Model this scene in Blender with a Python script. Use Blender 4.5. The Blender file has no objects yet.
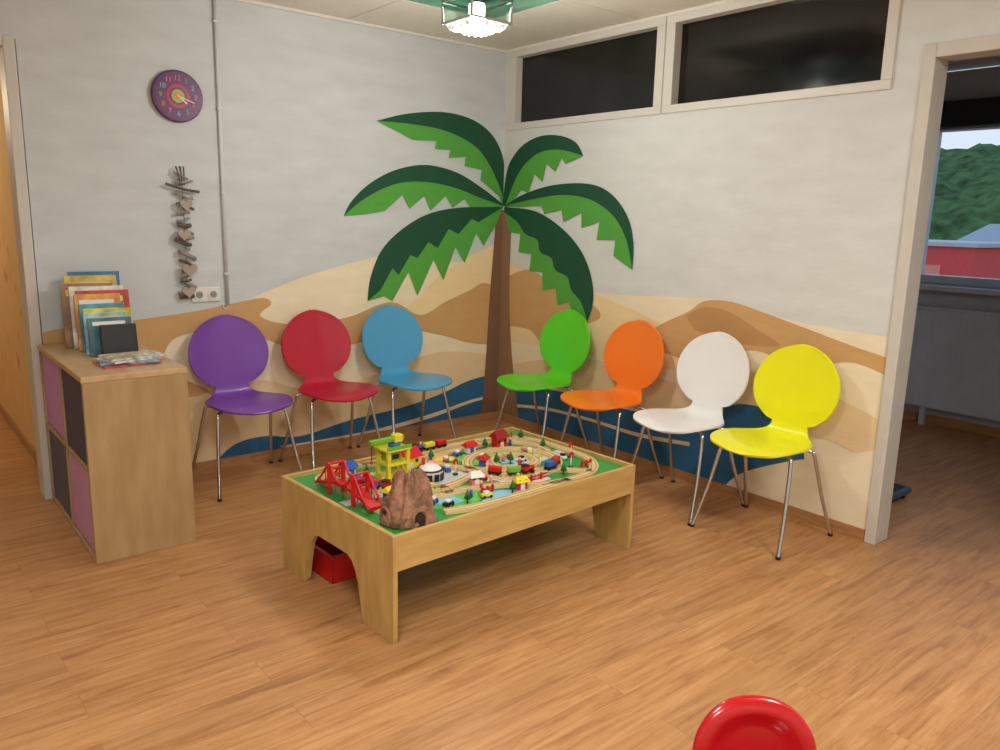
import bpy, bmesh, math, random
from mathutils import Vector, Matrix, noise
random.seed(7)
S=bpy.context.scene
try:
    S.view_settings.view_transform='Standard'; S.view_settings.look='None'
except Exception: pass
COL=S.collection
HC=2.64   # ceiling height

# ---------------------------------------------------------------- materials
def lin(c):
    c=c/255.0
    return c/12.92 if c<=.04045 else ((c+.055)/1.055)**2.4
def rgb(c): return (lin(c[0]),lin(c[1]),lin(c[2]),1)
MATS={}
def mat(name,c,rough=.5,metal=0,var=.06,nscale=8,bump=0,bscale=60,coat=0,emit=0,stretch=(1,1,1),trans=0,spec=.5):
    if name in MATS: return MATS[name]
    m=bpy.data.materials.new(name); m.use_nodes=True
    nt=m.node_tree; b=nt.nodes['Principled BSDF']
    tc=nt.nodes.new('ShaderNodeTexCoord'); mp=nt.nodes.new('ShaderNodeMapping')
    mp.inputs['Scale'].default_value=stretch
    nt.links.new(tc.outputs['Object'],mp.inputs['Vector'])
    n=nt.nodes.new('ShaderNodeTexNoise'); n.inputs['Scale'].default_value=nscale; n.inputs['Detail'].default_value=5
    nt.links.new(mp.outputs['Vector'],n.inputs['Vector'])
    r=nt.nodes.new('ShaderNodeValToRGB'); base=rgb(c)
    r.color_ramp.elements[0].position=.3; r.color_ramp.elements[1].position=.7
    r.color_ramp.elements[0].color=tuple(base[i]*(1-var) for i in range(3))+(1,)
    r.color_ramp.elements[1].color=tuple(min(1,base[i]*(1+var)) for i in range(3))+(1,)
    nt.links.new(n.outputs['Fac'],r.inputs['Fac']); nt.links.new(r.outputs['Color'],b.inputs['Base Color'])
    b.inputs['Roughness'].default_value=rough; b.inputs['Metallic'].default_value=metal
    b.inputs['Coat Weight'].default_value=coat; b.inputs['Transmission Weight'].default_value=trans
    b.inputs['Specular IOR Level'].default_value=spec
    if emit:
        nt.links.new(r.outputs['Color'],b.inputs['Emission Color']); b.inputs['Emission Strength'].default_value=emit
    if bump:
        n2=nt.nodes.new('ShaderNodeTexNoise'); n2.inputs['Scale'].default_value=bscale; n2.inputs['Detail'].default_value=4
        nt.links.new(mp.outputs['Vector'],n2.inputs['Vector'])
        bp=nt.nodes.new('ShaderNodeBump'); bp.inputs['Strength'].default_value=bump; bp.inputs['Distance'].default_value=.01
        nt.links.new(n2.outputs['Fac'],bp.inputs['Height']); nt.links.new(bp.outputs['Normal'],b.inputs['Normal'])
    MATS[name]=m; return m

def wood(name,c1,c2,stretch,rough=.4,scale=3):
    m=mat(name,c1,rough,var=.0,nscale=scale,stretch=stretch,coat=.1)
    nt=m.node_tree
    r=[n for n in nt.nodes if n.type=='VALTORGB'][0]
    r.color_ramp.elements[0].color=rgb(c2); r.color_ramp.elements[1].color=rgb(c1)
    return m

def floor_mat():
    m=bpy.data.materials.new('laminate_oak'); m.use_nodes=True; nt=m.node_tree; N=nt.nodes; L=nt.links
    b=N['Principled BSDF']; tc=N.new('ShaderNodeTexCoord')
    br=N.new('ShaderNodeTexBrick'); br.offset=.37; br.inputs['Scale'].default_value=1
    br.inputs['Brick Width'].default_value=1.38; br.inputs['Row Height'].default_value=.15
    br.inputs['Mortar Size'].default_value=.0009; br.inputs['Mortar Smooth'].default_value=.5
    br.inputs['Color1'].default_value=(.0,.0,.0,1); br.inputs['Color2'].default_value=(1,1,1,1); br.inputs['Mortar'].default_value=(.5,.5,.5,1)
    L.new(tc.outputs['Object'],br.inputs['Vector'])
    sc=N.new('ShaderNodeVectorMath'); sc.operation='MULTIPLY_ADD'
    L.new(br.outputs['Color'],sc.inputs[0]); sc.inputs[1].default_value=(7,3,5); L.new(tc.outputs['Object'],sc.inputs[2])
    mp=N.new('ShaderNodeMapping'); mp.inputs['Scale'].default_value=(1.2,14,1); L.new(sc.outputs[0],mp.inputs['Vector'])
    n=N.new('ShaderNodeTexNoise'); n.inputs['Scale'].default_value=2.4; n.inputs['Detail'].default_value=10; n.inputs['Roughness'].default_value=.68; n.inputs['Distortion'].default_value=.6
    L.new(mp.outputs[0],n.inputs['Vector'])
    r=N.new('ShaderNodeValToRGB'); e=r.color_ramp.elements
    e[0].position=.28; e[0].color=rgb((146,98,56)); e[1].position=.74; e[1].color=rgb((204,156,106))
    k=e.new(.5); k.color=rgb((184,133,83))
    L.new(n.outputs['Fac'],r.inputs['Fac'])
    hs=N.new('ShaderNodeHueSaturation'); mr=N.new('ShaderNodeMapRange'); mr.inputs['To Min'].default_value=.92; mr.inputs['To Max'].default_value=1.07
    L.new(br.outputs['Color'],mr.inputs['Value']); L.new(mr.outputs[0],hs.inputs['Value']); L.new(r.outputs['Color'],hs.inputs['Color'])
    n3=N.new('ShaderNodeTexNoise'); n3.inputs['Scale'].default_value=1; n3.inputs['Detail'].default_value=3
    mp3=N.new('ShaderNodeMapping'); mp3.inputs['Scale'].default_value=(3.2,12,1); L.new(sc.outputs[0],mp3.inputs['Vector']); L.new(mp3.outputs[0],n3.inputs['Vector'])
    r3=N.new('ShaderNodeValToRGB'); r3.color_ramp.elements[0].position=.60; r3.color_ramp.elements[0].color=(0,0,0,1); r3.color_ramp.elements[1].position=.78; r3.color_ramp.elements[1].color=(.55,.55,.55,1)
    L.new(n3.outputs['Fac'],r3.inputs['Fac'])
    mx=N.new('ShaderNodeMix'); mx.data_type='RGBA'
    L.new(r3.outputs['Color'],mx.inputs[0]); L.new(hs.outputs['Color'],mx.inputs[6]); mx.inputs[7].default_value=rgb((138,90,50))
    mo=N.new('ShaderNodeMix'); mo.data_type='RGBA'; L.new(br.outputs['Fac'],mo.inputs[0]); L.new(mx.outputs[2],mo.inputs[6]); mo.inputs[7].default_value=rgb((150,102,60))
    L.new(mo.outputs[2],b.inputs['Base Color'])
    rr=N.new('ShaderNodeMapRange'); rr.inputs['To Min'].default_value=.33; rr.inputs['To Max'].default_value=.48; L.new(n.outputs['Fac'],rr.inputs['Value']); L.new(rr.outputs[0],b.inputs['Roughness'])
    return m

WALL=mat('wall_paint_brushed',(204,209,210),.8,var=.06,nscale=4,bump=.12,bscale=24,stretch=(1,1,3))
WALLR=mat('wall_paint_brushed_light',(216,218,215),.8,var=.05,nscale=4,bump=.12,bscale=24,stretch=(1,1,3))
WHITE=mat('white_lacquer',(226,224,216),.4,var=.02)
FRAME=mat('door_frame_paint',(206,202,192),.4,var=.03)
SKIRT=wood('skirting_wood',(184,136,88),(160,112,68),(3,3,20),.45)
HALL=mat('hall_wall_ochre',(228,184,122),.8,var=.04,bump=.2,bscale=30)
FARW=mat('office_wall',(194,198,206),.8,var=.03)
CHROME=mat('chrome',(205,205,205),.14,1,var=.02)
BLACK=mat('black_plastic',(22,22,24),.45)
FLOOR=floor_mat()

# ---------------------------------------------------------------- mesh helpers
def link(o,parent=None):
    COL.objects.link(o)
    if parent: o.parent=parent
    return o
def empty(name,loc=(0,0,0),rot=0,parent=None):
    o=bpy.data.objects.new(name,None); o.empty_display_size=.1; o.location=loc; o.rotation_euler=(0,0,rot); return link(o,parent)
def mesh(name,vs,fs,m,parent=None,smooth=False,mats=None,fm=None):
    me=bpy.data.meshes.new(name); me.from_pydata([tuple(v) for v in vs],[],fs); me.update()
    for x in (mats or [m]): me.materials.append(x)
    if fm:
        for p,i in zip(me.polygons,fm): p.material_index=i
    if smooth:
        for p in me.polygons: p.use_smooth=True
    o=bpy.data.objects.new(name,me); return link(o,parent)
def fixn(o):
    bm=bmesh.new(); bm.from_mesh(o.data); bmesh.ops.recalc_face_normals(bm,faces=bm.faces); bm.to_mesh(o.data); bm.free(); return o
def bev(o,w,seg=2):
    if w:
        b=o.modifiers.new('bevel','BEVEL'); b.width=w; b.segments=seg; b.limit_method='ANGLE'
    return o
FS=[(0,1,3,2),(4,6,7,5),(0,4,5,1),(2,3,7,6),(0,2,6,4),(1,5,7,3)]
def box(name,a,b,m,parent=None,bevel=0):
    x0,x1=sorted((a[0],b[0])); y0,y1=sorted((a[1],b[1])); z0,z1=sorted((a[2],b[2]))
    c=((x0+x1)/2,(y0+y1)/2,(z0+z1)/2)
    vs=[(x-c[0],y-c[1],z-c[2]) for x in(x0,x1) for y in(y0,y1) for z in(z0,z1)]
    o=mesh(name,vs,FS,m,parent); o.location=c; return bev(o,bevel)
def joined(name,boxes,m,parent=None,bevel=0):
    V=[];Fc=[]
    for a,b in boxes:
        x0,x1=sorted((a[0],b[0])); y0,y1=sorted((a[1],b[1])); z0,z1=sorted((a[2],b[2]))
        n=len(V); V+=[(x,y,z) for x in(x0,x1) for y in(y0,y1) for z in(z0,z1)]; Fc+=[tuple(i+n for i in f) for f in FS]
    return bev(mesh(name,V,Fc,m,parent),bevel)
def cyl(name,p,r,h,m,parent=None,axis='Z',seg=32,bevel=0,r2=None):
    bm=bmesh.new(); bmesh.ops.create_cone(bm,cap_ends=True,segments=seg,radius1=r,radius2=r if r2 is None else r2,depth=h)
    if axis=='X': bmesh.ops.rotate(bm,verts=bm.verts,matrix=Matrix.Rotation(math.pi/2,3,'Y'))
    if axis=='Y': bmesh.ops.rotate(bm,verts=bm.verts,matrix=Matrix.Rotation(math.pi/2,3,'X'))
    me=bpy.data.meshes.new(name); bm.to_mesh(me); bm.free(); me.materials.append(m)
    for q in me.polygons: q.use_smooth=len(q.vertices)==4
    o=bpy.data.objects.new(name,me); o.location=p; link(o,parent); return bev(o,bevel)
def sph(name,p,r,m,parent=None,scale=(1,1,1),sub=3):
    bm=bmesh.new(); bmesh.ops.create_icosphere(bm,subdivisions=sub,radius=r)
    me=bpy.data.meshes.new(name); bm.to_mesh(me); bm.free(); me.materials.append(m)
    for q in me.polygons: q.use_smooth=True
    o=bpy.data.objects.new(name,me); o.location=p; o.scale=scale; return link(o,parent)
def cr(pts,n=8,closed=False):
    P=[Vector(p) for p in pts]; out=[]; N=len(P)
    rng=range(N) if closed else range(N-1)
    for i in rng:
        if closed: p0,p1,p2,p3=P[(i-1)%N],P[i],P[(i+1)%N],P[(i+2)%N]
        else: p0,p1,p2,p3=P[max(i-1,0)],P[i],P[i+1],P[min(i+2,N-1)]
        for k in range(n):
            t=k/n
            out.append(.5*((2*p1)+(p2-p0)*t+(2*p0-5*p1+4*p2-p3)*t*t+(3*p1-p0-3*p2+p3)*t**3))
    if not closed: out.append(P[-1])
    return out
def tube(name,pts,r,m,parent=None,smooth=True,n=6):
    pts=cr(pts,n) if smooth else [Vector(p) for p in pts]
    cu=bpy.data.curves.new(name,'CURVE'); cu.dimensions='3D'; cu.bevel_depth=r; cu.bevel_resolution=4; cu.use_fill_caps=True
    s=cu.splines.new('POLY'); s.points.add(len(pts)-1)
    for q,p in zip(s.points,pts): q.co=(p[0],p[1],p[2],1)
    cu.materials.append(m)
    tmp=bpy.data.objects.new(name,cu); COL.objects.link(tmp)
    me=bpy.data.meshes.new_from_object(tmp.evaluated_get(bpy.context.evaluated_depsgraph_get()))
    bpy.data.objects.remove(tmp)
    for q in me.polygons: q.use_smooth=True
    o=bpy.data.objects.new(name,me); return link(o,parent)
def extr(name,pts,y0,y1,m,parent,f=None):   # outline in x,z extruded along y
    n=len(pts); vs=[(a,y0,b) for a,b in pts]+[(a,y1,b) for a,b in pts]
    return fixn(mesh(name,vs,[tuple(range(n)),tuple(range(2*n-1,n-1,-1))]+[(i,(i+1)%n,(i+1)%n+n,i+n) for i in range(n)],m,parent))

# ---------------------------------------------------------------- camera
cam=bpy.data.cameras.new('camera'); co=bpy.data.objects.new('camera',cam); COL.objects.link(co); S.camera=co
CAMP=Vector((-3.6664,-4.4903,1.5)); yaw,pit,rol=.88403,.19776,.02489
Fv=Vector((math.cos(yaw)*math.cos(pit),math.sin(yaw)*math.cos(pit),-math.sin(pit)))
Rv=Vector((math.sin(yaw),-math.cos(yaw),0)); Uv=Rv.cross(Fv)
R2=Rv*math.cos(rol)+Uv*math.sin(rol); U2=-Rv*math.sin(rol)+Uv*math.cos(rol)
co.matrix_world=Matrix(((R2.x,U2.x,-Fv.x,CAMP.x),(R2.y,U2.y,-Fv.y,CAMP.y),(R2.z,U2.z,-Fv.z,CAMP.z),(0,0,0,1)))
cam.sensor_width=36; cam.lens=28.2; cam.clip_end=500

# ---------------------------------------------------------------- room shell
joined('floor',[((-5.4,-6.4,-.1),(2.9,4.2,0))],FLOOR)
joined('ceiling_slab',[((-5.4,-6.4,HC+.03),(2.9,4.2,HC+.12))],WHITE)
CEIL=mat('ceiling_tile',(232,228,216),.85,var=.03,nscale=30,bump=.3,bscale=90)
tiles=[]; tl=.622
for i in range(9):
    for j in range(11):
        x1=-i*tl; y1=-j*tl
        if x1<-5.3 or y1<-6.3: continue
        tiles.append(((max(x1-tl+.003,-5.4),max(y1-tl+.003,-6.4),HC),(x1-.003,y1-.003,HC+.03)))
joined('ceiling',tiles,CEIL)
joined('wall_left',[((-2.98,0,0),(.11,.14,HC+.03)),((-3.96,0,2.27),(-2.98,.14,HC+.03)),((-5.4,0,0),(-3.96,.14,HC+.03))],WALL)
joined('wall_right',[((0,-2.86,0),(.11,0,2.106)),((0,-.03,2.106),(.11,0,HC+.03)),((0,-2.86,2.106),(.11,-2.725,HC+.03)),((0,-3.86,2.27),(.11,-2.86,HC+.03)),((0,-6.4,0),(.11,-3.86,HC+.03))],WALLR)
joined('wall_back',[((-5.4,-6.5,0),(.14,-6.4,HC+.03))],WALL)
joined('wall_west',[((-5.5,-6.5,0),(-5.4,4.2,HC+.03))],WALL)
joined('wall_hall_east',[((-2.95,.14,0),(-2.85,4.2,HC+.03))],HALL)
joined('wall_hall_north',[((-5.5,4.2,0),(-2.85,4.3,HC+.03))],HALL)
joined('baseboard_left',[((-2.98,-.013,0),(0,0,.06))],SKIRT)
joined('baseboard_right',[((-.013,-2.85,0),(0,-.013,.06))],SKIRT)
joined('baseboard_hall',[((-2.963,.15,0),(-2.95,4.2,.06))],SKIRT)
joined('trim_ceiling',[((-5.4,-.02,HC-.015),(0,0,HC)),((-.02,-6.4,HC-.015),(0,-.02,HC))],WHITE)
joined('door_1_frame',[((-3.035,-.012,0),(-2.985,.152,2.28)),((-3.97,-.012,2.23),(-3.035,.152,2.28)),((-4.02,-.012,0),(-3.97,.152,2.28))],FRAME,bevel=.004)
joined('door_2_frame',[((-.014,-2.905,0),(.12,-2.852,2.275)),((-.014,-3.80,2.215),(.12,-2.905,2.275)),((-.014,-3.87,0),(.12,-3.80,2.275))],FRAME,bevel=.004)
hp=mat('hall_paint_orange',(214,146,82),.8); V=[];Fc=[]
random.seed(3)
for i in range(46):
    y=random.uniform(.25,3.2); z=random.uniform(.5,1.45); n0=len(V)
    for a in range(10):
        t=a/10*2*math.pi; V.append((-2.9515,y+.018*math.cos(t),z+.034*math.sin(t)))
    Fc.append(tuple(range(n0,n0+10)))
mesh('hall_wall_painted_drops',V,Fc,hp)
# transom windows
GLD=mat('dark_glass_painted_reflections',(19,18,18),.12,var=.8,nscale=5,spec=.5)  # noise blotches paint faint reflections into the dark pane colour
WINW=mat('window_frame_white',(216,213,204),.45,var=.02)
w=empty('window_1')
joined('frame',[((-.012,-2.725,2.106),(.10,-.03,2.15)),((-.012,-2.725,2.585),(.10,-.03,2.64)),((-.012,-.12,2.15),(.10,-.03,2.585)),((-.012,-2.725,2.15),(.10,-2.675,2.585)),((-.012,-1.49,2.15),(.10,-1.36,2.585))],WINW,w,bevel=.003)
joined('groove',[((-.014,-1.428,2.11),(-.011,-1.422,2.635))],mat('groove_grey',(150,145,132)),w)
joined('pane_1',[((.05,-1.36,2.15),(.06,-.12,2.585))],GLD,w); joined('pane_2',[((.05,-2.675,2.15),(.06,-1.49,2.585))],GLD,w)

# ---------------------------------------------------------------- far office
joined('wall_office_far',[((2.75,-4.6,0),(2.9,-1.2,1.09)),((2.75,-4.6,2.3),(2.9,-1.2,HC)),((2.75,-1.74,1.09),(2.9,-1.2,2.3)),((2.75,-4.6,1.09),(2.9,-3.4,2.3))],FARW)
joined('wall_office_side',[((.14,-1.3,0),(2.75,-1.2,HC))],FARW)
joined('wall_office_south',[((.14,-4.7,0),(2.9,-4.6,HC))],FARW)
joined('baseboard_office',[((2.735,-4.6,0),(2.75,-1.3,.07))],SKIRT)
w=empty('window_2')
OFW=mat('office_window_frame',(196,204,216),.4)
joined('frame',[((2.74,-3.4,1.09),(2.86,-1.70,1.15)),((2.74,-3.4,2.22),(2.86,-1.70,2.3)),((2.74,-1.78,1.15),(2.86,-1.70,2.22)),((2.74,-3.4,1.15),(2.86,-3.3,2.22)),((2.74,-2.62,1.15),(2.86,-2.52,2.22))],OFW,w,bevel=.005)
joined('window_sill',[((2.62,-3.5,1.04),(2.76,-1.60,1.08))],OFW,w,bevel=.008)
joined('shutter',[((2.66,-3.5,2.235),(2.74,-1.60,2.42))],mat('shutter_dark',(40,42,48),.6),w)
rd=empty('radiator',(2.66,-2.5,0))
joined('body',[((-.03,-.8,.14),(.05,.75,.90))],OFW,rd,bevel=.01)
joined('fins',[((-.034,-.78+.05*i,.16),(-.03,-.745+.05*i,.88)) for i in range(31)],OFW,rd)
joined('grille',[((-.035,-.8,.90),(.055,.75,.92))],OFW,rd)
joined('feet',[((-.01,-.6,0),(.03,-.56,.14)),((-.01,.5,0),(.03,.54,.14))],OFW,rd)
sc=empty('personal_scale',(.66,-2.54,0))
box('platform',(-.17,-.17,.03),(.17,.17,.065),mat('scale_blue_grey',(72,90,116),.5),sc,.012)
box('mat_top',(-.14,-.14,.065),(.14,.14,.07),BLACK,sc,.004)
for i,(a,b) in enumerate(((-.13,-.13),(.13,-.13),(-.13,.13),(.13,.13))): cyl('foot_%d'%(i+1),(a,b,.015),.02,.03,BLACK,sc)
# outside
joined('outside_ground',[((6,-200,-6),(260,260,-5.5))],mat('meadow',(92,116,74),.9,var=.3,nscale=.3))
vs=[];fs=[];nu,nv=110,40
for i in range(nu):
    for j in range(nv):
        y=-60+i*1.9; s=j/(nv-1); xx=90+s*80
        z=-5.5+(20.5+3*math.sin(y*.03)-.03*y)*math.sin(s*math.pi/2)**.8+noise.noise(Vector((xx*.15,y*.15,0)))*1.6+noise.noise(Vector((xx*.6,y*.6,3)))*1.3
        vs.append((xx,y,z))
for i in range(nu-1):
    for j in range(nv-1): fs.append((i*nv+j,(i+1)*nv+j,(i+1)*nv+j+1,i*nv+j+1))
mesh('outside_hill',vs,fs,mat('forest_green',(80,104,62),.95,var=.6,nscale=.5,spec=.1),smooth=True)
hb=empty('red_building',(38,15,-5.5))
box('walls',(-4,-5.8,0),(4,8,6.25),mat('red_render',(232,84,82),.8),hb); box('roof',(-4.2,-6,6.25),(4.2,8.2,6.42),mat('roof_grey',(190,190,194),.6),hb)
box('door_band',(-4.05,-4.5,0),(-3.98,-3,5.4),mat('pale_red',(246,150,134),.8),hb)
hb=empty('pale_hall_building',(66,17,-5.5))
box('walls',(-6,-9,0),(6,3,6.2),mat('pale_render',(206,210,214),.8),hb)
mesh('roof',[(-6,-9,6.2),(6,-9,6.2),(-6,3,6.2),(6,3,6.2),(0,-9,7.5),(0,3,7.5)],[(0,4,5,2),(1,3,5,4),(0,1,4),(2,5,3)],mat('roof_pale',(172,178,184),.9,spec=.1),hb)

# ---------------------------------------------------------------- mural
# flat wall painting: outlines were traced and rectified onto the wall planes
K=1/783.3
def _d(u,v):
    a=(u-500)*K; b=(375-v)*K; return Fv+R2*a+U2*b
def WL(u,v):
    d=_d(u,v); t=-CAMP.y/d.y; return (min(CAMP.x+d.x*t,-.0005),CAMP.z+d.z*t)
def WR(u,v):
    d=_d(u,v); t=-CAMP.x/d.x; return (min(CAMP.y+d.y*t,-.0005),CAMP.z+d.z*t)
mural=empty('palm_mural')
def paint(name,side,pts,c,layer):
    f=WL if side=='L' else WR; e=.0006+.0006*layer
    q=[f(*p[:2]) for p in pts]
    vs=[(max(a,-2.979),-e,b) for a,b in q] if side=='L' else [(-e,max(a,-2.851),b) for a,b in q]
    vs=[(v[0],v[1],max(v[2],.058)) for v in vs]
    m=mat('paint_%d_%d_%d'%c,c,.75,var=.04,nscale=6,bump=.1,bscale=24,stretch=(1,1,3))
    o=mesh(name,vs,[tuple(range(len(vs)))],m,mural)
    bm=bmesh.new(); bm.from_mesh(o.data); bmesh.ops.triangulate(bm,faces=bm.faces)
    tgt=Vector((0,-1,0)) if side=='L' else Vector((-1,0,0))
    for fc in bm.faces:
        if fc.normal.dot(tgt)<0: fc.normal_flip()
    bm.to_mesh(o.data); bm.free(); return o
def sm(pts,n=6): return [tuple(p)[:2] for p in cr([(a,b,0) for a,b in pts],n)]
CREAM=(240,226,194); PEACH=(242,216,166); TAN=(206,162,106); DTAN=(188,142,88); BLUE=(38,102,144); LSAND=(232,206,160)
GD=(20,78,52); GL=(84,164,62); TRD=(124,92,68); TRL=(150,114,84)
BOT_L=[(505,425),(300,465),(30,520)]
paint('dune_base_left','L',sm([(38,333),(135,320),(190,313),(232,306),(270,290),(310,275),(355,262),(385,257),(440,262),(503,262)])+BOT_L,CREAM,0)
paint('dune_back_left','L',sm([(380,330),(415,300),(440,275),(470,256),(503,240)])+[(503,330)],PEACH,1)
paint('dune_tan_left','L',sm([(38,334),(65,328),(135,320),(190,312),(230,304),(262,298),(271,304),(260,316),(290,324),(345,318),(390,302),(420,315),(445,302),(470,290),(484,283),(503,290)])+sm([(503,345),(470,343),(440,335),(400,330),(350,345),(300,350),(262,338),(225,330),(180,336),(165,352),(170,372),(210,392),(180,400),(38,440)]),TAN,2)
paint('dune_low_left','L',sm([(140,420),(200,395),(260,380),(320,392),(380,372),(440,352),(503,356)])+BOT_L,LSAND,3)
paint('sea_left','L',sm([(215,462),(235,444),(265,436),(300,436),(350,420),(400,408),(440,394),(470,380),(503,372)])+[(505,425),(300,465),(218,480)],BLUE,4)
paint('sea_foam_left','L',sm([(280,446),(330,438),(380,428),(430,414),(470,400),(503,392)])+sm([(503,394),(470,403),(430,418),(380,432),(330,442),(284,449)]),LSAND,5)
BOT_R=[(880,560),(700,500),(497,425)]
paint('dune_base_right','R',sm([(505,262),(530,275),(600,293),(680,297),(720,300),(780,318),(830,328),(888,337)])+BOT_R,CREAM,0)
paint('dune_back_right','R',sm([(505,262),(530,272),(560,282),(610,300),(650,318),(690,345),(680,370)])+sm([(640,365),(560,350),(503,340)]),PEACH,1)
paint('dune_tan_right','R',sm([(505,278),(530,270),(560,290),(590,303),(600,318),(570,330),(545,345),(530,330),(503,325)]),TAN,2)
paint('hill_tan_right','R',sm([(630,345),(660,325),(688,312),(705,301),(732,302),(765,313),(800,326),(850,345),(888,358)])+sm([(886,375),(850,362),(800,368),(762,352),(738,352),(700,362),(660,352),(640,352)]),TAN,3)
paint('hill_shade_right','R',sm([(686,316),(704,307),(730,312),(758,330),(780,345),(755,346),(720,338),(695,330)]),DTAN,4)
paint('dune_low_right','R',sm([(503,366),(560,358),(620,364),(690,385),(760,372),(830,395),(880,420)])+[(874,462)]+sm([(830,440),(760,425),(690,415),(600,405),(499,400)]),LSAND,5)
paint('sea_right','R',sm([(499,388),(540,388),(590,398),(640,412),(700,412),(745,404),(785,418),(802,444),(806,474),(812,520)])+[(700,500),(497,425)],BLUE,6)
paint('sea_foam_right','R',sm([(500,403),(545,407),(590,418),(640,433),(690,442)])+sm([(690,446),(640,437),(590,421),(545,410),(500,406)]),LSAND,7)
paint('beach_right','R',sm([(718,494),(740,474),(785,462),(830,456),(878,450)])+[(868,560),(735,512)],CREAM,7)
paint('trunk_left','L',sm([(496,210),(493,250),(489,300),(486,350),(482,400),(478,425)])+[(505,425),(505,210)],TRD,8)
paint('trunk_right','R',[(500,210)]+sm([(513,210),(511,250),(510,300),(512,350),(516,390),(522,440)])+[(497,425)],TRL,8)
def frond(n,side,top,teeth,dark):
    t=sm(top)
    paint('frond_%d_light'%n,side,t+teeth,GL,10)
    paint('frond_%d_dark'%n,side,t+(sm(dark) if n!=3 else dark),GD,11)
frond(1,'L',[(376,121),(405,114),(440,112),(468,118),(488,131),(500,150),(505,175),(506,207)],
 [(498,196),(480,180),(481,170),(464,166),(465,157),(448,158),(450,150),(434,149),(436,141),(412,140),(396,131)],
 [(506,207),(500,190),(490,167),(474,146),(445,131),(410,124),(376,121)])
frond(2,'L',[(343,216),(352,200),(370,183),(395,170),(425,165),(455,172),(480,187),(506,207)],
 [(470,208),(464,199),(452,208),(445,196),(430,211),(424,196),(409,209),(402,195),(384,211),(366,214)],
 [(506,207),(480,198),(455,188),(425,182),(395,184),(365,198),(343,216)])
frond(3,'L',[(367,301),(370,278),(380,252),(398,232),(425,215),(455,208),(485,207),(505,207)],
 [(496,224),(483,246),(476,233),(464,263),(455,247),(443,280),(433,260),(417,296),(408,272),(392,301),(384,296)],
 [(505,207),(488,216),(478,222),(471,219),(458,234),(448,229),(437,248),(428,242),(417,258),(410,255),(398,275),(392,268),(380,290)])
frond(4,'R',[(503,205),(507,175),(512,160),(524,145),(542,136),(562,136),(577,143),(584,156)],
 [(566,164),(562,158),(556,172),(547,164),(543,182),(535,174),(529,193),(522,190),(508,208)],
 [(584,156),(562,150),(542,152),(527,163),(516,180),(506,206)])
frond(5,'R',[(505,206),(525,194),(555,185),(590,184),(612,194),(628,216),(634,242),(633,270)],
 [(614,256),(616,240),(597,240),(600,222),(582,228),(582,213),(564,222),(562,210),(545,214),(542,206),(520,207)],
 [(633,270),(627,240),(614,216),(592,200),(565,195),(535,199),(505,206)])
frond(6,'R',[(505,207),(535,211),(560,226),(580,248),(591,273),(594,300),(588,322)],
 [(573,318),(570,302),(558,305),(556,288),(543,290),(543,272),(530,271),(532,254),(519,252),(521,234),(510,232)],
 [(588,322),(582,303),(572,290),(568,277),(556,270),(552,258),(541,252),(538,240),(526,234),(518,222),(505,212)])

# ---------------------------------------------------------------- chairs
def shell(parent,m):
    prof=[(-.515,.452,.11),(-.50,.460,.165),(-.46,.468,.200),(-.40,.471,.217),(-.33,.470,.222),(-.26,.466,.214),(-.20,.463,.19),(-.15,.465,.155),(-.115,.476,.122),(-.095,.497,.102),(-.086,.525,.095)]
    P=cr(prof,4)
    n=26
    for i in range(1,n+1):
        z0=.525; zt=.918; cz=.708; rz=.21
        ph=math.asin((z0-cz)/rz); ph2=ph+(math.pi/2-ph)*i/n
        z=cz+rz*math.sin(ph2); hw=.228*math.cos(ph2)
        y=-.086+.070*((z-z0)/(zt-z0))
        P.append(Vector((y,z,max(hw,.004))))
    P=[Vector((-.520,.446,.05))]+P
    M=16; vs=[];fs=[]
    for p in P:
        y,z,hw=p; back=min(1,max(0,(z-.5)/.1))
        for j in range(M+1):
            s=-1+2*j/M; s2=math.sin(s*math.pi/2)*.6+s*.4
            vs.append((s2*hw,y-.022*back*s2*s2*(hw/.228),z+.012*(1-back)*s2*s2*(hw/.22)))
    for i in range(len(P)-1):
        for j in range(M):
            a=i*(M+1)+j; fs.append((a,a+1,a+M+2,a+M+1))
    o=mesh('seat_shell',vs,fs,m,parent,smooth=True)
    so=o.modifiers.new('thick','SOLIDIFY'); so.thickness=.012; so.offset=0
    bev(o,.003,2)
    return o
def chair(loc,rot,c,name):
    e=empty('shell_chair' ,loc,rot)
    m=mat('chair_%s'%name,c,.34,var=.02,coat=.2)
    shell(e,m)
    k=1
    for sx in (-1,1):
        tube('leg_%d'%k,[(sx*.05,-.30,.450),(sx*.13,-.34,.448),(sx*.175,-.365,.438),(sx*.190,-.378,.41),(sx*.215,-.43,.2),(sx*.24,-.495,.012)],.0095,CHROME,e); k+=1
        tube('leg_%d'%k,[(sx*.05,-.24,.447),(sx*.13,-.20,.447),(sx*.175,-.175,.438),(sx*.190,-.165,.41),(sx*.215,-.10,.2),(sx*.24,-.03,.012)],.0095,CHROME,e); k+=1
        cyl('foot_%d'%(k-2),(sx*.24,-.495,.007),.012,.014,BLACK,e,seg=16); cyl('foot_%d'%(k-1),(sx*.24,-.03,.007),.012,.014,BLACK,e,seg=16)
    cyl('under_plate',(0,-.27,.450),.075,.012,BLACK,e)
    return e
HP=-math.pi/2
chair((-2.075,-.045,0),0,(116,60,162),'purple')
chair((-1.535,-.045,0),0,(186,24,52),'crimson')
chair((-.995,-.045,0),0,(76,162,208),'blue')
chair((-.045,-.82,0),HP,(92,212,30),'green')
chair((-.045,-1.415,0),HP,(248,126,28),'orange')
chair((-.045,-1.98,0),HP,(240,240,238),'white')
chair((-.045,-2.475,0),HP,(238,236,14),'yellow')

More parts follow.
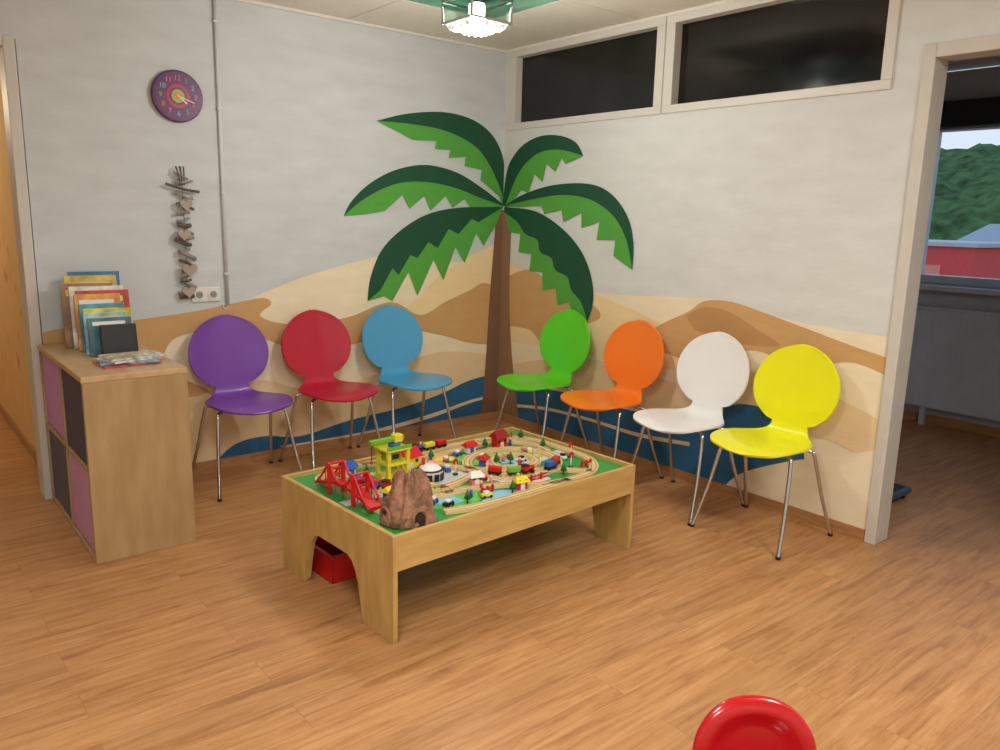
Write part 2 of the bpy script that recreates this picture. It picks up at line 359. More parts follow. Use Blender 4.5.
# ---------------------------------------------------------------- play table
TX,TY,TR=-2.33,-2.30,math.radians(2.8)
def TW(s,t,z=0): return (TX+s*math.cos(TR)-t*math.sin(TR),TY+s*math.sin(TR)+t*math.cos(TR),z)
LEN,DEP=1.33,.835
ply=wood('birch_ply',(204,170,102),(184,146,80),(1.5,10,10),.42)
plyv=wood('birch_ply_end',(206,172,104),(182,144,80),(10,8,1.5),.42)
T=empty('play_table',(TX,TY,0),TR)
joined('side_rails',[((.018,0,.275),(LEN-.018,.018,.41)),((.018,DEP-.018,.275),(LEN-.018,DEP,.41))],ply,T,bevel=.002)
def endpanel(name,x0):
    prof=[(.004,0),(.19,0),(.205,.02),(.235,.15),(.25,.19),(.275,.225),(.31,.24)]
    right=[(DEP-a,b) for a,b in reversed(prof)]
    outl=[(0,.02)]+prof+right+[(DEP,.02),(DEP,.41),(0,.41)]
    n=len(outl)
    vs=[(x0,a,b) for a,b in outl]+[(x0+.02,a,b) for a,b in outl]
    fs=[tuple(range(n)),tuple(range(2*n-1,n-1,-1))]+[(i,(i+1)%n,(i+1)%n+n,i+n) for i in range(n)]
    return bev(fixn(mesh(name,vs,fs,plyv,T)),.002)
endpanel('leg_panel_left',0); endpanel('leg_panel_right',LEN-.02)
GB=mat('playboard_green',(40,150,66),.35,var=.1,nscale=9)
joined('play_board',[((.02,.018,.375),(LEN-.02,DEP-.018,.392))],GB,T)
def blob(name,cx,cy,rx,ry,c,z,rot=0,k=5,amp=.18,seed=0):
    vs=[]
    for i in range(40):
        th=i/40*2*math.pi; r=1+amp*math.sin(k*th+seed)+amp*.5*math.sin(2*th+seed*2)
        x,y=rx*r*math.cos(th),ry*r*math.sin(th); vs.append((cx+x*math.cos(rot)-y*math.sin(rot),cy+x*math.sin(rot)+y*math.cos(rot),z))
    return mesh(name,vs,[tuple(range(40))],mat('print_%d_%d_%d'%c,c,.35,var=.05),T)
blob('print_meadow',.35,.25,.25,.13,(96,190,80),.3925,seed=1); blob('print_meadow_2',.95,.55,.24,.1,(120,200,90),.3925,seed=2)
blob('print_pond',.60,.115,.10,.045,(130,200,232),.3930,seed=3,k=3); blob('print_pond_2',.40,.20,.06,.04,(120,196,230),.3930,seed=5,k=3); blob('print_lake',1.02,.42,.12,.05,(150,206,226),.3930,k=3)
blob('print_sand',.80,.30,.13,.05,(226,206,150),.3930,seed=4); blob('print_plaza',.50,.50,.15,.10,(206,206,200),.3930,seed=1.4,k=4)
blob('print_flower',.72,.64,.06,.04,(236,214,90),.3931,seed=1,k=6); blob('print_field',.25,.66,.12,.05,(150,206,110),.3931,seed=1,k=4)
def ribbon(V,Fc,FM,pts,wid,z0,z1,mi,closed=False,off=0):
    n0=len(V); N=len(pts)
    for i,p in enumerate(pts):
        a=pts[(i-1)%N] if (closed or i>0) else p; b=pts[(i+1)%N] if (closed or i<N-1) else p
        t=(b-a); t.z=0; t.normalize(); nn=Vector((-t.y,t.x,0))
        for s,z in ((-wid/2,z0),(wid/2,z0),(wid/2,z1),(-wid/2,z1)): V.append((p.x+nn.x*(s+off),p.y+nn.y*(s+off),p.z+z))
    rng=N if closed else N-1
    for i in range(rng):
        a=n0+4*i; b=n0+4*((i+1)%N)
        for k in range(4):
            Fc.append((a+k,b+k,b+(k+1)%4,a+(k+1)%4)); FM.append(mi)
    if not closed:
        Fc.append((n0,n0+1,n0+2,n0+3)); FM.append(mi); e=n0+4*(N-1); Fc.append((e+3,e+2,e+1,e)); FM.append(mi)
V=[];Fc=[];FM=[]
for pts in ([(.05,.42,0),(.3,.42,0),(.5,.38,0),(.72,.44,0),(.95,.36,0),(1.28,.40,0)],[(.7,.06,0),(.74,.25,0),(.7,.44,0),(.6,.74,0)]):
    ribbon(V,Fc,FM,cr(pts,8),.055,.3921,.3934,0)
fixn(mesh('print_roads',V,Fc,None,T,mats=[mat('print_road',(196,200,198),.4)],fm=FM))
tw=mat('beech_track',(226,194,144),.45,var=.08,nscale=20); tg=mat('track_groove',(176,136,86),.5)
TK=empty('wooden_train_set',(TX,TY,0),TR)
V=[];Fc=[];FM=[]
def track(pts,closed=False,n=8):
    P=cr([(a,b,(c[0] if c else 0)) for a,b,*c in pts],n,closed)
    ribbon(V,Fc,FM,P,.042,.3935,.406,0,closed)
    for o in (-.011,.011): ribbon(V,Fc,FM,P,.006,.4055,.4066,1,closed,o)
track([(.10,.675),(.13,.73),(.20,.765),(.30,.77),(.60,.77),(.95,.765),(1.15,.73),(1.26,.60),(1.27,.38),(1.24,.2),(1.12,.08),(.95,.06),(.80,.10),(.68,.19),(.52,.24),(.40,.25),(.30,.26),(.2,.265),(.13,.255),(.10,.25)])
track([(.70,.38),(.76,.52),(.92,.60),(1.08,.55),(1.15,.42),(1.10,.27),(.95,.2),(.78,.24)],True)
track([(.16,.68),(.2,.54),(.26,.42),(.36,.34),(.52,.32),(.7,.38)])
track([(.36,.77),(.50,.72),(.62,.60),(.70,.45),(.82,.33),(.98,.22),(1.12,.08)])
track([(.32,.26),(.30,.33),(.34,.42),(.44,.38),(.46,.28),(.42,.25)])
track([(.30,.10),(.40,.07),(.52,.06),(.70,.055),(.95,.06)])
track([(.60,.70),(.75,.69),(.95,.70),(1.10,.68),(1.2,.55),(1.18,.42)])
track([(.83,.40),(.88,.48),(.97,.50),(1.05,.44),(1.03,.34),(.94,.30),(.86,.33)],True)
fixn(mesh('rails',V,Fc,None,TK,mats=[tw,tg],fm=FM))
RED=mat('toy_red',(204,24,28),.35,var=.03); YEL=mat('toy_yellow',(228,214,46),.35,var=.03); TGR=mat('toy_green',(110,176,40),.4,var=.03)
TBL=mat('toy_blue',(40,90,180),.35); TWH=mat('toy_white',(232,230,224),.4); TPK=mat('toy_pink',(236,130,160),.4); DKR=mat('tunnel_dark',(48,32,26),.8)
ROCK=mat('toy_rock',(150,108,82),.8,var=.5,nscale=26,bump=.7,bscale=60); STEM=mat('toy_stem',(120,84,50),.7)
ZB=.393
B=empty('toy_suspension_bridge',TW(.10,.46,.3935),TR)
V=[];Fc=[];FM=[]; ribbon(V,Fc,FM,[Vector((0,-.2+.02*i,.014+.035*math.cos((-.2+.02*i)/.2*math.pi/2))) for i in range(21)],.05,0,.012,0)
fixn(mesh('deck',V,Fc,RED,B))
for i,y in enumerate((-.09,.09)):
    for j,xx in enumerate((-.032,.032)): box('tower_post_%d%d'%(i,j),(xx-.007,y-.008,0),(xx+.007,y+.008,.132),RED,B,.002)
    for j,z in enumerate((.075,.10,.123)): box('crossbar_%d%d'%(i,j),(-.032,y-.006,z),(.032,y+.006,z+.009),RED,B,.002)
for j,xx in enumerate((-.032,.032)):
    tube('cable_%d'%j,[(xx,-.2,.02),(xx,-.15,.065),(xx,-.09,.125),(xx,-.045,.08),(xx,0,.067),(xx,.045,.08),(xx,.09,.125),(xx,.15,.065),(xx,.2,.02)],.005,RED,B)
    for k in range(9):
        y=-.16+.04*k
        if abs(abs(y)-.09)<.012: continue
        top=.125-1.0*abs(abs(y)-.09)*(.9 if abs(y)>.09 else .65)
        box('hanger_%d%d'%(j,k),(xx-.002,y-.002,.025),(xx+.002,y+.002,max(.045,top-.005)),RED,B)
# mountain with arched tunnel mouths
vs=[];fs=[];nr,na=26,84
for i in range(nr+1):
    s=i/nr
    for j in range(na):
        th=j/na*2*math.pi; base=.096*(1-.46*s**1.2)
        if s>.85: base*=1-(s-.85)/.15*.35
        cx,sx=math.cos(th),math.sin(th)
        rr=base*(1+.20*noise.noise(Vector((cx*1.6,sx*1.6,s*2)))+.16*noise.noise(Vector((cx*5,sx*5,s*4)))+.08*noise.noise(Vector((cx*12,sx*12,s*12))))
        zz=.175*s*(1+(.30*noise.noise(Vector((cx*2.6,sx*2.6,4)))+.12*noise.noise(Vector((cx*7,sx*7,9))) if i else 0))
        vs.append((rr*cx*1.12,rr*sx*.92,zz))
for i in range(nr):
    for j in range(na): fs.append((i*na+j,i*na+(j+1)%na,(i+1)*na+(j+1)%na,(i+1)*na+j))
n0=len(vs); vs.append((0,0,.135))
for j in range(na): fs.append((nr*na+j,nr*na+(j+1)%na,n0))
fs.append(tuple(range(na-1,-1,-1)))
Mo=empty('toy_mountain_tunnel',TW(.165,.130,ZB+.001),TR); mesh('rock',vs,fs,ROCK,Mo,smooth=True)
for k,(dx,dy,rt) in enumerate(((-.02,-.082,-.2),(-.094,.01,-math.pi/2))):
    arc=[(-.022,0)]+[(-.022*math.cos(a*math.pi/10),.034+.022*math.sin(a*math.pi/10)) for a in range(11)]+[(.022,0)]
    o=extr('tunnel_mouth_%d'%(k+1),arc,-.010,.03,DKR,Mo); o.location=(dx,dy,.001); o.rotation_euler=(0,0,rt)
    P=[Vector((-.026,-.010,.0))]+[Vector((-.026*math.cos(a*math.pi/10),-.010,.034+.026*math.sin(a*math.pi/10))) for a in range(11)]+[Vector((.026,-.010,0))]
    o=tube('tunnel_rim_%d'%(k+1),P,.006,ROCK,Mo,False); o.location=(dx,dy,.006); o.rotation_euler=(0,0,rt)
# crane tower
Cn=empty('toy_crane_station',TW(.37,.545,ZB+.004),TR); Cn.scale=(.88,.88,.95)
box('base',(-.065,-.055,0),(.065,.055,.03),YEL,Cn,.004)
for i,(a,b) in enumerate(((-.055,-.045),(.055,-.045),(-.055,.045),(.055,.045))): box('post_%d'%i,(a-.009,b-.009,.03),(a+.009,b+.009,.14),YEL,Cn,.002)
box('mid_floor',(-.065,-.055,.075),(.065,.055,.087),YEL,Cn,.002); box('cabin',(-.04,-.03,.087),(.03,.04,.13),mat('toy_olive',(150,160,30),.4),Cn,.003); box('cabin_window',(-.025,-.032,.1),(.015,-.029,.122),BLACK,Cn)
box('top_platform',(-.07,-.06,.14),(.07,.06,.150),YEL,Cn,.004)
box('rail_front',(-.07,-.06,.150),(.07,-.055,.165),TGR,Cn); box('rail_back',(-.07,.055,.150),(.07,.06,.165),TGR,Cn)
cyl('turntable',(.01,0,.160),.03,.018,TBL,Cn); box('crane_arm',(-.13,-.012,.175),(.06,.012,.196),TGR,Cn,.003); box('crane_cab',(-.0,-.02,.17),(.045,.02,.205),YEL,Cn,.003)
tube('hook_line',[(-.12,0,.175),(-.12,0,.10)],.002,BLACK,Cn,False); sph('hook',(-.12,0,.095),.008,RED,Cn)
def house(nm,s,t,a,b,h,wall,roofm,rh=.035,ang=0,par=None):
    Bn=empty(nm,TW(s,t,ZB+.002),TR+ang) if par is None else empty(nm,(s,t,ZB+.002),ang,par)
    box('walls',(-a,-b,0),(a,b,h),wall,Bn,.002); box('door',(-.010,-b-.002,0),(.010,-b+.002,.03),TWH if wall is not TWH else TBL,Bn)
    for q in(-1,1): box('window_%d'%(q+1),(q*a*.6-.007,-b-.0015,.028),(q*a*.6+.007,-b+.002,.042),BLACK,Bn)
    e=.010
    mesh('roof',[(-a-e,-b-e,h-.002),(a+e,-b-e,h-.002),(a+e,b+e,h-.002),(-a-e,b+e,h-.002),(-a,0,h+rh),(a,0,h+rh)],[(0,1,5,4),(2,3,4,5),(0,4,3),(1,2,5),(0,3,2,1)],roofm,Bn)
    return Bn
house('toy_station_building',.51,.635,.05,.028,.055,YEL,RED,.04)
house('toy_red_house',1.05,.625,.032,.022,.055,RED,mat('toy_roof_red',(150,20,20),.4))
for a in ((.245,.70,.028,.022,.04,TWH,TBL,.028,.4),(.60,.27,.022,.018,.042,TPK,TWH,.02,-.3),(.80,.45,.02,.016,.035,TBL,RED,.02,.5),(.88,.645,.026,.016,.035,TWH,RED,.022,0),(.72,.12,.024,.016,.035,RED,YEL,.02,-.2),(.21,.33,.022,.018,.045,TBL,YEL,.02,.2)):
    house('small_house',*a,par=TK)
Rn=empty('toy_roundhouse',TW(.50,.455,ZB+.002),TR)
cyl('wall',(0,0,.02),.056,.04,mat('toy_grey',(186,188,192),.4),Rn); sph('dome',(0,0,.038),.052,TWH,Rn,(1,1,.55)); cyl('ring',(0,0,.045),.057,.004,BLACK,Rn)
for i in range(5):
    a=math.radians(200+i*32); o=box('door_%d'%i,(-.011,-.003,0),(.011,.003,.03),BLACK,Rn); o.location=(.056*math.cos(a),.056*math.sin(a),.017); o.rotation_euler=(0,0,a+math.pi/2)
sph('pink_canopy',(.05,.055,.03),.028,TPK,Rn); cyl('chimney',(-.02,.02,.075),.007,.03,RED,Rn)
def wagon(par,i,p,ang,m,eng=False):
    e=empty('wagon_%d'%i,p,ang,par)
    box('chassis_%d'%i,(-.03,-.013,.007),(.03,.013,.014),BLACK,e,.001); box('body_%d'%i,(-.028,-.014,.014),(.028 if not eng else 0,.014,.036),m,e,.003)
    if eng: cyl('boiler_%d'%i,(.012,0,.025),.011,.034,m,e,'X'); cyl('funnel_%d'%i,(.02,0,.04),.005,.014,YEL,e); box('cab_roof_%d'%i,(-.031,-.016,.036),(.001,.016,.040),BLACK,e)
    for a in(-.018,.018):
        for b in(-.0125,.0125): cyl('wheel_%d'%i,(a,b,.008),.008,.004,BLACK,e,'Y',16)
Tr=empty('toy_train',TW(0,0,.4067),TR)
for i,(p,a,m,en) in enumerate((((.86,.225,0),-.25,RED,1),((.795,.245,0),-.5,TGR,0),((.735,.30,0),-1.1,RED,0),((.98,.205,0),.15,TBL,0),((1.045,.235,0),.45,RED,0))): wagon(Tr,i+1,p,a,m,en)
Tr=empty('toy_train',TW(0,0,.4067),TR)
for i,(p,a,m,en) in enumerate((((.66,.77,0),0,TBL,1),((.73,.77,0),0,YEL,0),((.80,.77,0),0,RED,0))): wagon(Tr,i+1,p,a,m,en)
Tr=empty('toy_train',TW(0,0,.4067),TR)
for i,(p,a,m,en) in enumerate((((.265,.413,0),-.85,RED,1),((.225,.475,0),-1.15,RED,0),((.196,.545,0),-1.3,TBL,0))): wagon(Tr,i+1,p,a,m,en)
# small accessories belonging to the train set
def acc(nm,s,t,ang=0,z=.3935): return empty(nm,(s,t,z),ang,TK)
Fe=acc('level_crossing',.84,.15)
for i in range(5): box('picket_%d'%i,(-.06+.03*i-.004,-.004,0),(-.06+.03*i+.004,.004,.034),RED if i%2 else TWH,Fe,.001)
for z in (.01,.024): box('bar_%d'%int(z*1000),(-.066,-.006,z),(.066,-.002,z+.006),RED,Fe)
box('base',(-.07,-.02,0),(.07,.02,.004),TWH,Fe)
for s,t,m in ((1.215,.30,RED),(.17,.38,TBL),(.62,.43,RED),(.98,.27,YEL),(.36,.30,RED),(1.10,.19,RED),(.55,.75,TBL)):
    sg=acc('road_sign',s,t); cyl('pole',(0,0,.03),.003,.06,TWH,sg,seg=10); cyl('sign',(0,0,.06),.014,.005,m,sg,'Y'); cyl('base',(0,0,.003),.012,.006,BLACK,sg)
for s,t,a in ((1.17,.16,0),(.58,.17,.1),(1.2,.70,.8)):
    sg=acc('fence',s,t,a)
    for i in range(3): box('post_%d'%i,(-.03+.03*i-.004,-.004,0),(-.03+.03*i+.004,.004,.03),RED,sg)
    box('bar',(-.036,-.003,.014),(.036,.003,.022),RED,sg)
for s,t in ((.66,.66),(.86,.43),(1.23,.66),(.30,.64),(.66,.105),(.98,.65),(.44,.13),(1.21,.48),(.46,.70),(.92,.40),(1.0,.14)):
    e=acc('tree',s,t); cyl('stem',(0,0,.012),.004,.024,STEM,e,seg=10); cyl('crown',(0,0,.038),.015,.036,mat('toy_dark_green',(30,110,50),.5),e,r2=.002,seg=20)
for s,t,a,m in ((.45,.545,.3,BLACK),(.62,.49,1.2,TBL),(.36,.15,.2,BLACK),(.98,.39,.1,TWH),(.66,.30,-.3,RED),(1.10,.46,.9,YEL),(.86,.53,.4,RED),(.33,.21,.4,TBL),(.54,.13,-.2,YEL),(.80,.64,.2,TBL),(.70,.60,.9,RED),(1.16,.30,1.3,TWH)):
    e=acc('car',s,t,a,.396); box('body',(-.024,-.012,.004),(.024,.012,.016),m,e,.003); box('cabin',(-.013,-.010,.016),(.011,.010,.026),TWH if m is not TWH else BLACK,e,.003)
    for p in(-.015,.015):
        for q in(-.012,.012): cyl('wheel',(p,q,.005),.006,.004,BLACK,e,'Y',14)
SK=mat('toy_skin',(232,184,140),.5)
for s,t,m in ((.44,.67,RED),(.57,.53,TBL),(.40,.43,YEL),(.66,.24,TPK),(.29,.50,TBL),(.17,.45,YEL),(.76,.38,YEL),(.93,.35,RED),(1.12,.62,TBL),(.58,.21,RED),(.28,.57,RED),(.50,.18,TBL),(.77,.19,YEL),(.92,.45,TPK)):
    e=acc('figure',s,t); cyl('body',(0,0,.014),.008,.028,m,e,seg=14,r2=.006); sph('head',(0,0,.034),.008,SK,e,sub=2)
for i,(s,t,m) in enumerate(((.25,.61,RED),(.27,.63,YEL),(.25,.65,TBL),(.43,.32,TGR),(.37,.37,RED),(.40,.35,TWH),(1.1,.50,TPK),(.84,.29,TGR),(.56,.59,RED),(.585,.60,YEL),(.97,.46,RED))):
    box('block_%d'%(i+1),(s-.010,t-.010,.3935),(s+.010,t+.010,.4135),m,TK,.001)
# bin under table
bn=empty('toy_storage_bin',(-2.12,-1.62,0),TR)
joined('walls',[((-.17,-.12,0),(.17,.12,.008)),((-.17,-.12,0),(-.162,.12,.12)),((.162,-.12,0),(.17,.12,.12)),((-.17,-.12,0),(.17,-.112,.12)),((-.17,.112,0),(.17,.12,.12)),((-.18,-.13,.112),(-.162,.13,.122)),((.162,-.13,.112),(.18,.13,.122)),((-.17,-.13,.112),(.17,-.112,.122)),((-.17,.112,.112),(.17,.13,.122))],RED,bn,bevel=.002)

# ---------------------------------------------------------------- cabinet
cab=empty('cube_shelf_cabinet',(-3.01,-.99,0))
W,D,H=.425,.965,.82
cw=wood('cabinet_birch',(182,152,108),(164,132,88),(6,6,1.3),.45); cwt=wood('cabinet_top_birch',(204,174,128),(186,152,104),(6,1.5,6),.4)
th=.026
box('side_near',(0.004,0,0),(W,th,H-th),cw,cab,.003); box('side_far',(0.004,D-th,0),(W,D,H-th),cw,cab,.003)
box('top',(0,-.002,H-th),(W+.002,D,H),cwt,cab,.003); box('bottom',(0.004,th,.0),(W,D-th,th),cw,cab,.002); box('back',(W-.012,th,th),(W-.002,D-th,H-th),cw,cab)
box('divider_v',(.006,D/2-.01,th),(W-.012,D/2+.01,H-th),cw,cab,.002); box('divider_h',(.006,th,H/2-.01),(W-.012,D-th,H/2+.01),cw,cab,.002)
cc=[((0,0),(206,150,180),'pink'),((1,0),(96,90,102),'grey'),((0,1),(84,72,86),'dark_plum'),((1,1),(200,142,188),'rose')]
for k,((i,j),c,nm) in enumerate(cc):
    y0=th+.006 if i==0 else D/2+.016; y1=D/2-.016 if i==0 else D-th-.006; z0=th+.004 if j==0 else H/2+.014; z1=H/2-.016 if j==0 else H-th-.008
    fm=mat('fabric_'+nm,c,.9,var=.08,nscale=60,bump=.4,bscale=300)
    box('fabric_box_%d'%(k+1),(.012,y0,z0),(W-.03,y1,z1),fm,cab,.008)
bk=empty('picture_book_stack',(-2.785,-.37,H))
cols=[(40,110,150),(200,170,60),(150,110,70),(230,222,200),(190,60,50),(236,150,60),(80,150,170),(210,200,60),(150,190,210),(70,110,120)]
random.seed(7)
for i in range(10):
    hh=.37-.022*i+random.uniform(-.012,.012); ww=.25-.006*i+random.uniform(-.02,.015)
    yy=.24-.042*i; xo=(.035 if i<5 else .02)+random.uniform(-.02,.02)-.03*(i in(2,5))
    e=empty('book_%d'%i,(xo,yy,0.001),0,bk); e.rotation_euler=(math.radians(-9),0,math.radians(random.uniform(-6,3)))
    box('cover_%d'%i,(-ww/2,-.008,0),(ww/2,.008,hh),mat('book_cover_%d'%i,cols[i],.4,var=.5,nscale=16),e,.001)
    box('pages_%d'%i,(-ww/2+.003,-.006,.003),(ww/2+.001,.006,hh+.0005),TWH,e)
    box('title_%d'%i,(-ww/2+.02,-.0095,hh*.80),(ww/2-.03,-.008,hh*.90),TWH if i%2 else YEL,e)
e=empty('holder',(.03,-.19,0.001),0,bk); e.rotation_euler=(math.radians(-10),0,0)
box('holder_plate',(-.075,-.006,0),(.085,.006,.15),BLACK,e,.012)
mg=empty('magazine_pile',(-2.745,-.765,H))
for i,(a,c) in enumerate(((.1,(200,70,90)),(-.15,(110,160,180)),(.3,(230,226,216)),(.12,(200,190,170)))):
    o=box('magazine_%d'%(i+1),(-.12,-.08,0),(.12,.08,.008),mat('magazine_%d'%i,c,.3,var=.7,nscale=26),mg,.001); o.location=(.01*i-.03,.008*i,.005+.0085*i); o.rotation_euler=(0,0,a)

# ---------------------------------------------------------------- wall items
ck=empty('wall_clock',(-2.258,-.002,2.09)); PUR=mat('clock_purple',(84,26,86),.35); ORG=mat('clock_orange',(226,120,70),.4); LIM=mat('clock_lime',(130,190,60),.4); CRD=mat('clock_red',(180,34,70),.4)
cyl('body',(0,-.014,0),.132,.028,PUR,ck,'Y',64,.006); cyl('face',(0,-.0285,0),.118,.002,mat('clock_face',(92,30,92),.4),ck,'Y',64)
cyl('ring',(0,-.030,0),.060,.002,CRD,ck,'Y',48); cyl('ring_inner',(0,-.0315,0),.044,.002,mat('clock_face',(92,30,92)),ck,'Y',48); cyl('ring_lime',(0,-.033,0),.034,.002,LIM,ck,'Y',48); cyl('ring_center',(0,-.0345,0),.022,.002,ORG,ck,'Y',48)
for n in range(1,13):
    a=math.pi/2-n*math.pi/6; tcu=bpy.data.curves.new('numeral_%d'%n,'FONT'); tcu.body=str(n); tcu.size=.036; tcu.extrude=.001; tcu.align_x='CENTER'; tcu.align_y='CENTER'
    tcu.materials.append([ORG,LIM,mat('clock_cyan',(120,190,210),.4),mat('clock_pink',(236,130,170),.4)][n%4])
    o=bpy.data.objects.new('numeral_%d'%n,tcu); link(o,ck); o.location=(.090*math.cos(a),-.0305,.090*math.sin(a)); o.rotation_euler=(math.pi/2,0,0)
def hand(nm,L,wd,ang):
    o=box(nm,(-wd/2,-.001,-.01),(wd/2,.001,L),mat('clock_hand',(225,225,200),.3),ck); o.data.transform(Matrix.Translation((0,0,(L-.01)/2))); o.location=(0,-.037,0); o.rotation_euler=(0,ang,0)
hand('hour_hand',.055,.007,math.radians(130)); hand('minute_hand',.085,.005,math.radians(110)); cyl('hub',(0,-.038,0),.006,.004,YEL,ck,'Y')
pp=empty('cable_conduit',(-2.035,-.012,0)); CW=mat('conduit_white',(216,218,217),.5,var=.02); cyl('pipe',(0,0,(.97+HC)/2),.0095,HC-.97,CW,pp,seg=20)
for z in (1.15,1.6,2.05,2.5): box('clip_%d'%int(z*100),(-.013,-.011,z-.006),(.013,.012,z+.006),CW,pp,.002)
tube('cable_tail',[(0,0,.99),(.0,.002,.96),(-.02,.004,.95),(-.03,.006,.98)],.004,WHITE,pp)
ot=empty('power_outlet',(-2.155,-.001,1.035)); box('plate',(-.08,-.010,-.041),(.08,0,.041),WHITE,ot,.004)
for s in(-1,1):
    cyl('socket_rim_%d'%(s+2),(s*.039,-.012,0),.030,.008,WHITE,ot,'Y'); cyl('socket_well_%d'%(s+2),(s*.039,-.0165,0),.020,.001,mat('outlet_shade',(150,148,140),.5),ot,'Y')
    for q in(-1,1): cyl('pin_hole_%d%d'%(s+2,q+2),(s*.039+q*.009,-.0172,0),.003,.001,BLACK,ot,'Y',12)
dw=empty('driftwood_garland',(-2.262,-.025,1.03)); DW=mat('driftwood_grey',(148,140,130),.85,var=.3,nscale=40,bump=.5); DW2=mat('driftwood_brown',(100,84,72),.85,var=.3,nscale=40); ST=mat('heart_stone',(172,158,140),.7,var=.15)
tube('string',[(0,0,0),(.004,0,.35),(0,0,.70)],.002,DW2,dw)
z=.0;k=0
random.seed(11)
while z<.68:
    Ls=random.uniform(.035,.06)+(.055 if .56<z<.62 else 0); a=random.uniform(-.5,.5); yy=random.uniform(-.01,.006); c0=random.uniform(-.012,.014)
    tube('stick_%d'%k,[(c0-Ls*math.cos(a)*.9,yy,z-Ls*math.sin(a)*.9),(c0,yy-.006,z+random.uniform(-.008,.008)),(c0+Ls*math.cos(a)*.8,yy,z+Ls*math.sin(a)*.8)],random.uniform(.006,.012),DW if k%3 else DW2,dw,n=4); k+=1
    z+=random.uniform(.024,.042)
for s in range(3): tube('twig_%d'%s,[(-.01+.01*s,-.01,.60),(-.02+.015*s,-.015,.66),(-.03+.02*s,-.01,.70)],.004,DW2,dw,n=4)
def heart(nm,x,z,s):
    pts=[(x+s*.0625*16*math.sin(t)**3,z+s*.0625*(13*math.cos(t)-5*math.cos(2*t)-2*math.cos(3*t)-math.cos(4*t))) for t in [i/30*2*math.pi for i in range(30)]]
    bev(extr(nm,pts,-.030,-.018,ST,dw),.003)
heart('heart_1',.01,.50,.034); heart('heart_2',-.008,.34,.034); heart('heart_3',.012,.15,.042); heart('heart_4',.0,.03,.036)

# ---------------------------------------------------------------- ceiling lamp
lp=empty('ceiling_lamp',(-1.40,-1.50,HC))
GP=mat('lamp_green_glass',(70,112,92),.1,var=.55,nscale=4,trans=.3)
CG=bpy.data.materials.new('lamp_clear_glass'); CG.use_nodes=True; q=CG.node_tree.nodes['Principled BSDF']; q.inputs['Base Color'].default_value=(.75,.9,.84,1); q.inputs['Transmission Weight'].default_value=1; q.inputs['Roughness'].default_value=.08; q.inputs['IOR'].default_value=1.3
cyl('canopy',(0,0,-.02),.09,.04,CHROME,lp); box('glass_plate',(-.40,-.40,-.14),(.40,.40,-.13),GP,lp,.002)
for i,(a,b) in enumerate(((-.3,-.3),(.3,-.3),(-.3,.3),(.3,.3))): cyl('spacer_%d'%i,(a,b,-.07),.008,.14,CHROME,lp,seg=16)
for i,(a,b) in enumerate(((-.11,-.11),(.11,-.11),(-.11,.11),(.11,.11))): cyl('rod_%d'%i,(a,b,-.215),.005,.16,CHROME,lp,seg=12)
for z,nm in ((-.29,'lower'),(-.20,'upper')):
    joined('frame_'+nm,[((-.115,-.115,z-.005),(.115,-.105,z+.005)),((-.115,.105,z-.005),(.115,.115,z+.005)),((-.115,-.105,z-.005),(-.105,.105,z+.005)),((.105,-.105,z-.005),(.115,.105,z+.005))],CHROME,lp,bevel=.001)
for i,(a,b) in enumerate((((-.10,-.111,-.285),(.10,-.108,-.205)),((-.10,.108,-.285),(.10,.111,-.205)),((-.111,-.10,-.285),(-.108,.10,-.205)),((.108,-.10,-.285),(.111,.10,-.205)))): box('side_glass_%d'%(i+1),a,b,CG,lp)
cyl('bulb',(0,0,-.24),.035,.07,mat('lamp_bulb_glow',(255,250,236),.2,var=.02,emit=9),lp,bevel=.01)
vs=[];fs=[]
rings=((.0,-.325),(.03,-.322),(.055,-.330),(.075,-.312),(.09,-.316),(.103,-.288))
for i,(r,z) in enumerate(rings):
    for j in range(24):
        a=j/24*2*math.pi; q=max(abs(math.cos(a)),abs(math.sin(a))); r2=r/q if r>.06 else r/(q*.5+.5)
        vs.append((r2*math.cos(a),r2*math.sin(a),z+(.004 if j%2 else -.004)*(1 if 0<i<5 else 0)))
for i in range(len(rings)-1):
    for j in range(24): fs.append((i*24+j,i*24+(j+1)%24,(i+1)*24+(j+1)%24,(i+1)*24+j))
mesh('glass_bowl',vs,fs,mat('lamp_glass_glow',(214,224,216),.1,var=.75,nscale=34,emit=.75),lp)
def light(nm,kind,loc,e,c,size=.1):
    l=bpy.data.lights.new(nm,kind); l.energy=e; l.color=c
    if kind=='AREA': l.size=size
    else: l.shadow_soft_size=size
    o=bpy.data.objects.new(nm,l); o.location=loc; return link(o)
light('lamp_bulb','POINT',(-1.40,-1.50,2.20),38,(1,.97,.91),.09)
for k,(x,y,en) in enumerate(((-3.3,-3.4,38),(-4.0,-5.3,32),(-1.3,-4.6,46))):
    e=empty('ceiling_panel_light',(x,y,HC)); box('housing',(-.31,-.31,-.05),(.31,.31,0),WHITE,e,.004); box('diffuser',(-.28,-.28,-.056),(.28,.28,-.05),mat('panel_diffuser',(255,250,242),.4,emit=1.5),e)
    light('panel_light_%d'%k,'AREA',(x,y,HC-.06),en,(1,.98,.945),.56)
light('hall_bulb','POINT',(-3.9,2.0,2.2),28,(1,.86,.64),.1)

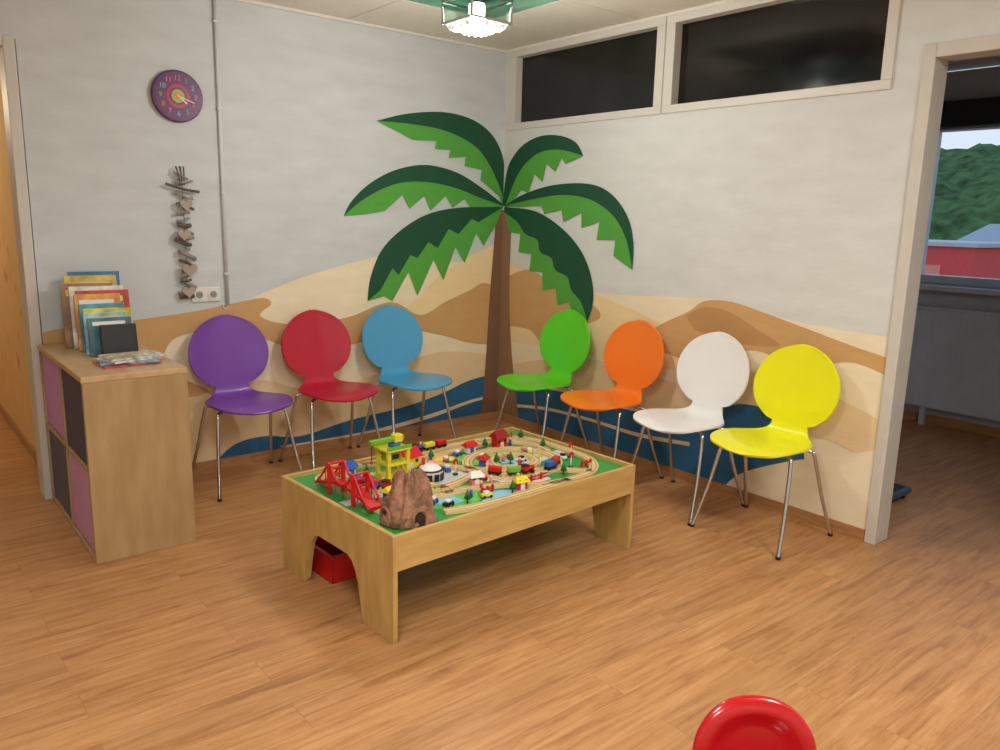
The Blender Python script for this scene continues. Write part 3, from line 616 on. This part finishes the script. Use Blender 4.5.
# ---------------------------------------------------------------- red child chair (foreground), seat towards the photographer
rc=empty('child_chair',(-2.238,-3.665,0),math.radians(52+90))
RP=mat('red_gloss_plastic',(182,14,22),.2,var=.03,coat=.4)
ZC=.350
vs=[];fs=[];nr,na=14,56
def outp(t):
    a=2*math.pi*t; c,s=math.cos(a),math.sin(a)
    x=.139*(abs(c)**.85)*(1 if c>=0 else -1); z=ZC+(.122 if s>0 else .10)*(abs(s)**(1.0 if s>0 else .6))*(1 if s>=0 else -1); return x,z
for side in (1,-1):
    for i in range(nr+1):
        q=math.sin(i/nr*math.pi/2)
        for j in range(na):
            x,z=outp(j/na); x*=q; z=ZC+(z-ZC)*q
            th_=.026*math.sqrt(max(0,1-q**4))
            if side==1: th_*=(.35+.65*min(1,max(0,(q-.55)/.25))) if q<.8 else 1   # raised rim, dished front
            vs.append((x,side*th_+.03*(x/.15)**2-.12*(z-.24),z))
def idx(sd,i,j): return sd*(nr+1)*na+i*na+j%na
for sd in (0,1):
    for i in range(nr):
        for j in range(na): fs.append((idx(sd,i,j),idx(sd,i,j+1),idx(sd,i+1,j+1),idx(sd,i+1,j)))
o=mesh('backrest',vs,fs,RP,rc,smooth=True)
bm=bmesh.new(); bm.from_mesh(o.data); bmesh.ops.remove_doubles(bm,verts=bm.verts,dist=.0004); bmesh.ops.recalc_face_normals(bm,faces=bm.faces); bm.to_mesh(o.data); bm.free()
for p in o.data.polygons: p.use_smooth=True
bev(box('seat',(-.155,.02,.245),(.155,.30,.272),RP,rc),.012,4)
for i,(a,b) in enumerate(((-.125,.04),(.125,.04),(-.125,.27),(.125,.27))): tube('leg_%d'%(i+1),[(a,b,.25),(a*1.12,b+(.02 if b>.1 else -.02),.0)],.014,RP,rc,False)

# ---------------------------------------------------------------- world (sky seen through the office window)
wd=bpy.data.worlds.new('world'); S.world=wd; wd.use_nodes=True; nt=wd.node_tree; bg=nt.nodes['Background']
tc=nt.nodes.new('ShaderNodeTexCoord'); sp=nt.nodes.new('ShaderNodeSeparateXYZ'); r=nt.nodes.new('ShaderNodeValToRGB')
nt.links.new(tc.outputs['Generated'],sp.inputs[0]); nt.links.new(sp.outputs['Z'],r.inputs['Fac'])
r.color_ramp.elements[0].color=rgb((198,208,220)); r.color_ramp.elements[1].color=rgb((150,178,212)); r.color_ramp.elements[1].position=.5
nt.links.new(r.outputs['Color'],bg.inputs['Color']); bg.inputs['Strength'].default_value=1.4
